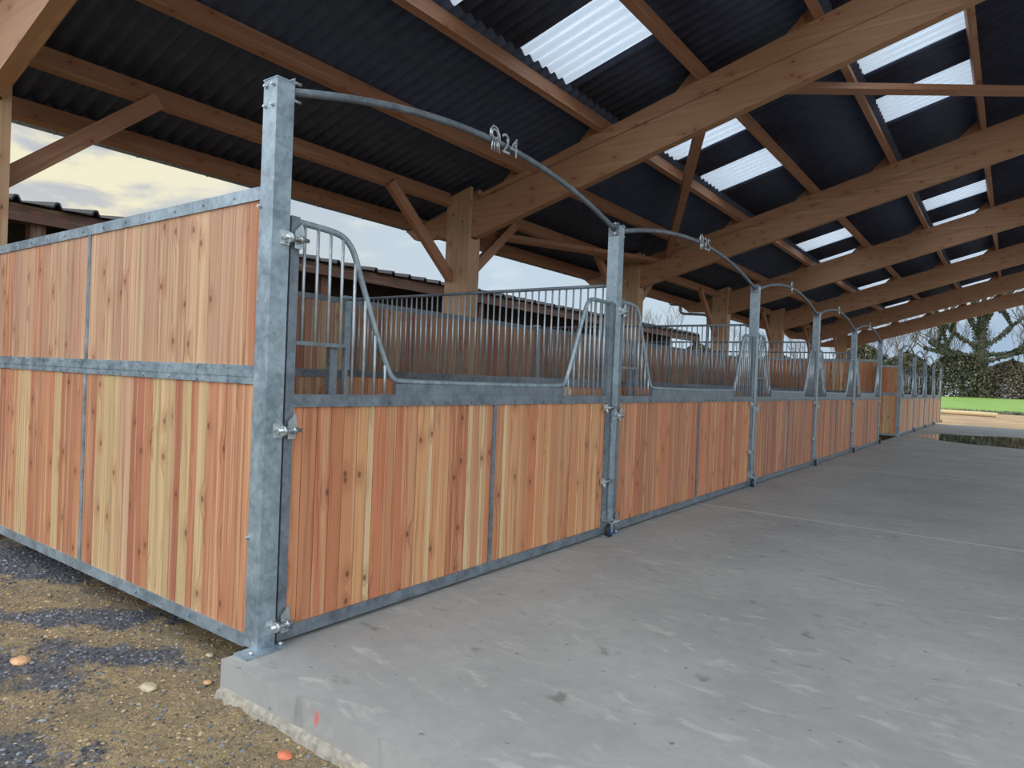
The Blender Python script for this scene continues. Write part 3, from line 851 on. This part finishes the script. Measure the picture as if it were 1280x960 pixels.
# ------------------------------------------------------------------ second building behind
t = thing('stable_building', (-9.6, 12, -.16), 'low dark stable building with ribbed roof behind the stalls', 'building')
BY0, BY1 = -9.0, 29.1
b = MB(); prof = []
y = BY0; base = len(b.v)
while y < BY1:
    for dy, dz in ((0, 0), (.43, 0), (.475, .075), (.495, .075), (.54, 0)):
        if y + dy <= BY1: prof.append((y + dy, dz))
    y += .54
for (y, dz) in prof:
    b.v += [Vector((-8.95, y, 3.70 + dz)), Vector((-15.0, y, 4.55 + dz))]
for k in range(len(prof) - 1): b.face((base + 2 * k, base + 2 * k + 1, base + 2 * k + 3, base + 2 * k + 2))
o = b.build('roof', M['tin'], t); md = o.modifiers.new('t', 'SOLIDIFY'); md.thickness = .03
b = MB(); b.box(-9.12, -9.04, BY0, BY1, 3.44, 3.69, 'y'); b.build('eave_beam', M['old_timber'], t)
for k in range(8):
    yy = BY0 + .2 + k * 5.4
    b = MB(); b.box(-9.35, -9.15, yy, yy + .2, -.16, 3.5); b.build('post', M['old_timber'], t)
    b = MB(); b.beam((-9.1, yy + .1, 3.55), (-14.9, yy + .1, 4.38), .12, .25); b.build('rafter', M['old_timber'], t)
b = MB(); b.box(-10.6, -10.5, BY0, BY1, -.16, 3.72); b.build('inner_cladding', M['cladding'], t)
b = MB(); b.box(-15, -14.9, BY0, BY1, -.16, 4.5); b.build('rear_cladding', M['cladding'], t)
for yy in (BY0, BY1 - .1):
    b = MB(); b.prism([(-14.9, -.16), (-10.5, -.16), (-10.5, 3.88), (-14.9, 4.5)], (0, yy, 0), (1, 0, 0), (0, 0, 1), (0, .1, 0)); b.build('end_cladding', M['cladding'], t)

# ------------------------------------------------------------------ trees
def grow(b, p, d, L, r, depth, rnd, spread=.55, up=.15, tips=None, sides=5, minr=.012, wig=.25, kids=3):
    n = 4; pts = [p]; q = p.copy(); dd = d.copy()
    for k in range(n):
        dd = (dd + Vector((rnd.uniform(-wig, wig), rnd.uniform(-wig, wig), rnd.uniform(-wig, wig) * .6 + up * .3))).normalized()
        q = q + dd * (L / n); pts.append(q.copy())
    b.tube(pts, r, sides, caps=False, radii=[r * (1 - .13 * k) for k in range(n + 1)])
    if tips is not None: tips.append((pts, r, depth))
    if depth == 0: return
    for k in range(kids):
        s = pts[rnd.choice((2, 3, 4))] if k < kids - 1 else pts[-1]
        a = rnd.uniform(0, 2 * PI); side = Vector((math.cos(a), math.sin(a), rnd.uniform(-.2, .5)))
        nd = (dd * (1 - spread) + side * spread + Vector((0, 0, up))).normalized()
        grow(b, s, nd, L * rnd.uniform(.62, .85), max(minr, r * .6), depth - 1, rnd, spread, up, tips, max(3, sides - 1), minr, wig, kids)

def leaves(b, centres, n, rad, size, rnd):
    for k in range(n):
        c, rr = rnd.choice(centres)
        v = Vector((rnd.gauss(0, 1), rnd.gauss(0, 1), rnd.gauss(0, 1))); v.normalize(); v *= rad * rr * rnd.uniform(.5, 1.0)
        p = c + v; s = size * rnd.uniform(.6, 1.3)
        a = Vector((rnd.gauss(0, 1), rnd.gauss(0, 1), rnd.gauss(0, 1))).normalized(); e = a.cross(Vector((rnd.gauss(0, 1), rnd.gauss(0, 1), rnd.gauss(0, 1)))).normalized()
        m_ = len(b.v); b.v += [p - a * s, p + e * s * .7, p + a * s, p - e * s * .7]; b.face((m_, m_ + 1, m_ + 2, m_ + 3))

def shrub(b, bl, rnd, w, d, h):
    # short stems plus a filled crown of leaves
    for k in range(7):
        a = rnd.uniform(0, 2 * PI); grow(b, Vector((math.cos(a) * w * .25, math.sin(a) * d * .25, 0)), Vector((math.cos(a) * .3, math.sin(a) * .3, 1)).normalized(), h * .4, .07, 2, rnd, .45, .25)
    n = 11000
    for k in range(n):
        a = rnd.uniform(0, 2 * PI); u = rnd.random(); zz = u ** .8
        prof = math.sin(min(1, .25 + zz * .78) * PI) ** .5 if zz > .35 else 1.0
        lump = 1 + .25 * noise.noise(Vector((math.cos(a) * 2, math.sin(a) * 2, zz * 4 + w)))
        rr = rnd.uniform(.35, 1.0) ** .6 * prof * lump
        p = Vector((math.cos(a) * w / 2 * rr, math.sin(a) * d / 2 * rr, zz * h * (1 + .12 * noise.noise(Vector((math.cos(a) * 3, math.sin(a) * 3, w))))))
        s = rnd.uniform(.12, .25); ax = Vector((rnd.gauss(0, 1), rnd.gauss(0, 1), rnd.gauss(0, 1))).normalized(); e = ax.cross(Vector((0, 0, 1)) + Vector((.1, .2, 0))).normalized()
        m_ = len(bl.v); bl.v += [p - ax * s, p + e * s * .7, p + ax * s, p - e * s * .7]; bl.face((m_, m_ + 1, m_ + 2, m_ + 3))

# five shrub shapes, copied along the tree line
protos = []
for k in range(5):
    rr = random.Random(100 + k); b = MB(); bl = MB(); shrub(b, bl, rr, 8.5, 5.0, (6.2, 5.2, 6.8, 5.6, 7.2)[k])
    ob = b.build('stem', M['bark']); ol = bl.build('foliage', M['hedge_g' if k % 2 == 0 else 'hedge_b']); protos.append((ob.data, ol.data)); bpy.data.objects.remove(ob); bpy.data.objects.remove(ol)
k = 0; x = 9.0
while x > -62:
    y = 113.5 + 1.5 * math.sin(k * 2.1); pk = (k * 2 + 1) % 5
    desc = 'tangled grey-green' if pk % 2 == 0 else 'brownish bare-looking'
    where = 'tall shrub in the tree line behind the meadow'
    r = thing('shrub', (x, y, gz(x, y) - .1), '%s tall shrub, %s along the tree line from its aisle end' % (desc, (ORD + ['eleventh', 'twelfth', 'thirteenth', 'fourteenth'])[k]), 'shrub', 'shrubs of the tree line')
    for nm, me_ in (('stem', protos[pk][0]), ('foliage', protos[pk][1])):
        o = link(nm, me_, r, r['o'])
    r.rotation_euler = (0, 0, k * 1.3 if False else (PI if k % 2 else 0)); s_ = 1 + .12 * math.sin(k * 3.3); r.scale = (s_, s_, s_)
    x -= 6.3; k += 1

# bare trees
bprot = []
for k in range(3):
    rr = random.Random(40 + k); b = MB(); 
    grow(b, Vector((0, 0, 0)), Vector((0, 0, 1)), 4.2, .17, 5, rr, .5, .28, None, 6, .018, .14, 3)
    o = b.build('branches', M['twig']); bprot.append(o.data); bpy.data.objects.remove(o)
bt_ = [(-9.5, 117, 1.05, 0), (-14.5, 118, .95, 1), (-6.0, 119, .9, 2), (-20, 117, .9, 0), (-26, 118, .8, 1), (-33, 117, .85, 2), (3.5, 119, 1.0, 1), (6.5, 117, .95, 0), (-41, 118, .8, 1), (-12, 122, 1.1, 2), (-17.5, 121, 1.0, 1), (-49.4, 112, 1.15, 2), (-3.4, 121, 1.0, 0)]
bl_ = ['thin trunk in front of the far post tops', 'behind the far block of stalls', 'just beside the ivy oak', 'seen over the cross passage', 'seen beyond the fifth stall', 'seen past the fourth stall', 'on the aisle side of the ivy oak', 'at the aisle edge of the view', 'seen through the third stall', 'behind its thin-trunked neighbour', 'tall, beyond the far block', 'alone against the sky by the dark stable roof', 'half hidden by the ivy oak']
for (x, y, s_, pk), wh in zip(bt_, bl_):
    o = link('bare_tree', bprot[pk], None, (x, y, gz(x, y)), label='leafless grey tree ' + wh, cat='tree', group='bare trees of the tree line')
    o.scale = (s_, s_, s_); o.rotation_euler = (0, 0, x)

# ivy-covered oak
rr = random.Random(5); t = thing('oak_tree', (-1.0, 112, gz(-1, 112)), 'large spreading oak with ivy-clad trunk and limbs beyond the meadow', 'tree')
b = MB(); O = Vector((-1.0, 112, gz(-1, 112))); tips = []
b.tube([O + Vector((0, 0, -.2)), O + Vector((.1, 0, 2)), O + Vector((0, 0, 5)), O + Vector((.2, 0, 8)), O + Vector((.1, 0, 12))], .6, 10, radii=[.95, .72, .62, .5, .3])
cent = []
for k in range(60):
    z = k / 59 * 12.0; cent.append((O + Vector((.05, 0, z)), 1.0 + (.25 if 3 < z < 9 else 0)))
limbs = [((-1, .1, .22), 4.6, 6.2), ((1, -.1, .25), 4.8, 5.8), ((-.8, -.3, .55), 6.6, 6.0), ((.8, .3, .6), 6.8, 6.0), ((-.45, .2, .95), 8.6, 4.8), ((.5, -.2, .95), 8.8, 4.8), ((.05, .4, 1), 10, 4.2), ((1, .3, .1), 6.0, 4.2), ((-1, -.2, .05), 5.8, 4.5)]
for (d, z, L) in limbs:
    tp_ = []
    grow(b, O + Vector((0, 0, z)), Vector(d).normalized(), L, .26, 4, rr, .5, .16, tp_, 7, .02, .22, 3)
    for pts, r, dep in tp_:
        if dep >= 3:
            for a in range(4):
                for f in (0, .5): cent.append((pts[a].lerp(pts[a + 1], f), .42 if dep == 4 else .3))
b.build('limbs', M['bark'], t)
b = MB(); leaves(b, cent, 26000, 1.0, .125, rr); b.build('ivy', M['ivy'], t)

# ------------------------------------------------------------------ sky and light
w = bpy.data.worlds.new('World'); S.world = w; w.use_nodes = True; nt = w.node_tree; nt.nodes.clear(); T = NT(nt)
out = T.n('ShaderNodeOutputWorld'); bgn = T.n('ShaderNodeBackground'); T.l(bgn.outputs[0], out.inputs[0])
gen = T.n('ShaderNodeTexCoord').outputs['Generated']
sp = T.n('ShaderNodeSeparateXYZ'); T.l(gen, sp.inputs[0])
n1 = T.noise(T.mapping(gen, (1.6, 1.6, 5.0)), 2.3, 6, .55, .5)
n2 = T.noise(T.mapping(gen, (1.2, 1.2, 3.6), (4, 2, 1)), 2.6, 6, .6, .3)
west = T.math('MULTIPLY', T.smooth(T.math('ADD', sp.outputs[1], T.math('MULTIPLY', sp.outputs[0], .35)), .55, .05), T.smooth(sp.outputs[0], -.45, -.75))  # towards the setting side (-x)
grey = T.mix(west, lin(196, 214, 228), lin(186, 192, 204))
ce = T.mix(west, lin(214, 226, 234), lin(244, 238, 208))
c = T.mix(T.smooth(n1, .49, .60), grey, ce)
# bluer gaps low over the trees
blu = T.math('MULTIPLY', T.smooth(sp.outputs[1], .90, .99), T.smooth(n2, .45, .6))
c = T.mix(T.math('MULTIPLY', blu, .7), c, lin(150, 178, 206))
c = T.mix(T.math('MULTIPLY', T.smooth(sp.outputs[2], .26, .08), T.math('MULTIPLY', west, .5)), c, lin(246, 238, 200))
back = T.smooth(sp.outputs[1], .25, -.35)
c = T.mix(T.math('MULTIPLY', back, .8), c, lin(206, 213, 222))
T.l(c, bgn.inputs[0])
# unseen sky behind the viewer, strength raised to add light on the interior
dv = T.n('ShaderNodeVectorMath', operation='DOT_PRODUCT'); T.l(gen, dv.inputs[0]); dv.inputs[1].default_value = Vector((.15, -.70, .70)).normalized()
st = T.math('MULTIPLY_ADD', T.smooth(dv.outputs['Value'], -.05, .85), 2.0, 1.0)
T.l(st, bgn.inputs[1])
sun = bpy.data.lights.new('sun', 'SUN'); sun.energy = 0.35; sun.angle = math.radians(40); sun.color = (1, 1, 1)
so = bpy.data.objects.new('sun', sun); COL.objects.link(so)
so.rotation_euler = Vector((.20, -.62, .76)).to_track_quat('Z', 'Y').to_euler()

# ------------------------------------------------------------------ camera
cam = bpy.data.cameras.new('camera'); co = bpy.data.objects.new('camera', cam); COL.objects.link(co); S.camera = co
f_, yaw, pit, rol = 852.9, 0.63377, -0.009355, 0.039996
cy_, sy_ = math.cos(yaw), math.sin(yaw)
F = Vector((-sy_ * math.cos(pit), cy_ * math.cos(pit), math.sin(pit))); R = Vector((cy_, sy_, 0)); U = R.cross(F)
R2 = R * math.cos(rol) + U * math.sin(rol); U2 = -R * math.sin(rol) + U * math.cos(rol)
mt = Matrix((R2, U2, -F)).transposed().to_4x4(); mt.translation = Vector((2.9413, -1.9767, 1.4)); co.matrix_world = mt
cam.sensor_width = 36; cam.lens = f_ * 36 / 1280; cam.clip_start = .05; cam.clip_end = 600

for o in bpy.data.objects:
    if 'o' in o: del o['o']
vs_ = S.view_settings; vs_.view_transform = 'Standard'; vs_.look = 'None'; vs_.gamma = 1; vs_.exposure = 0.0; vs_.use_curve_mapping = False
S.cycles.max_bounces = 10; S.cycles.transparent_max_bounces = 8
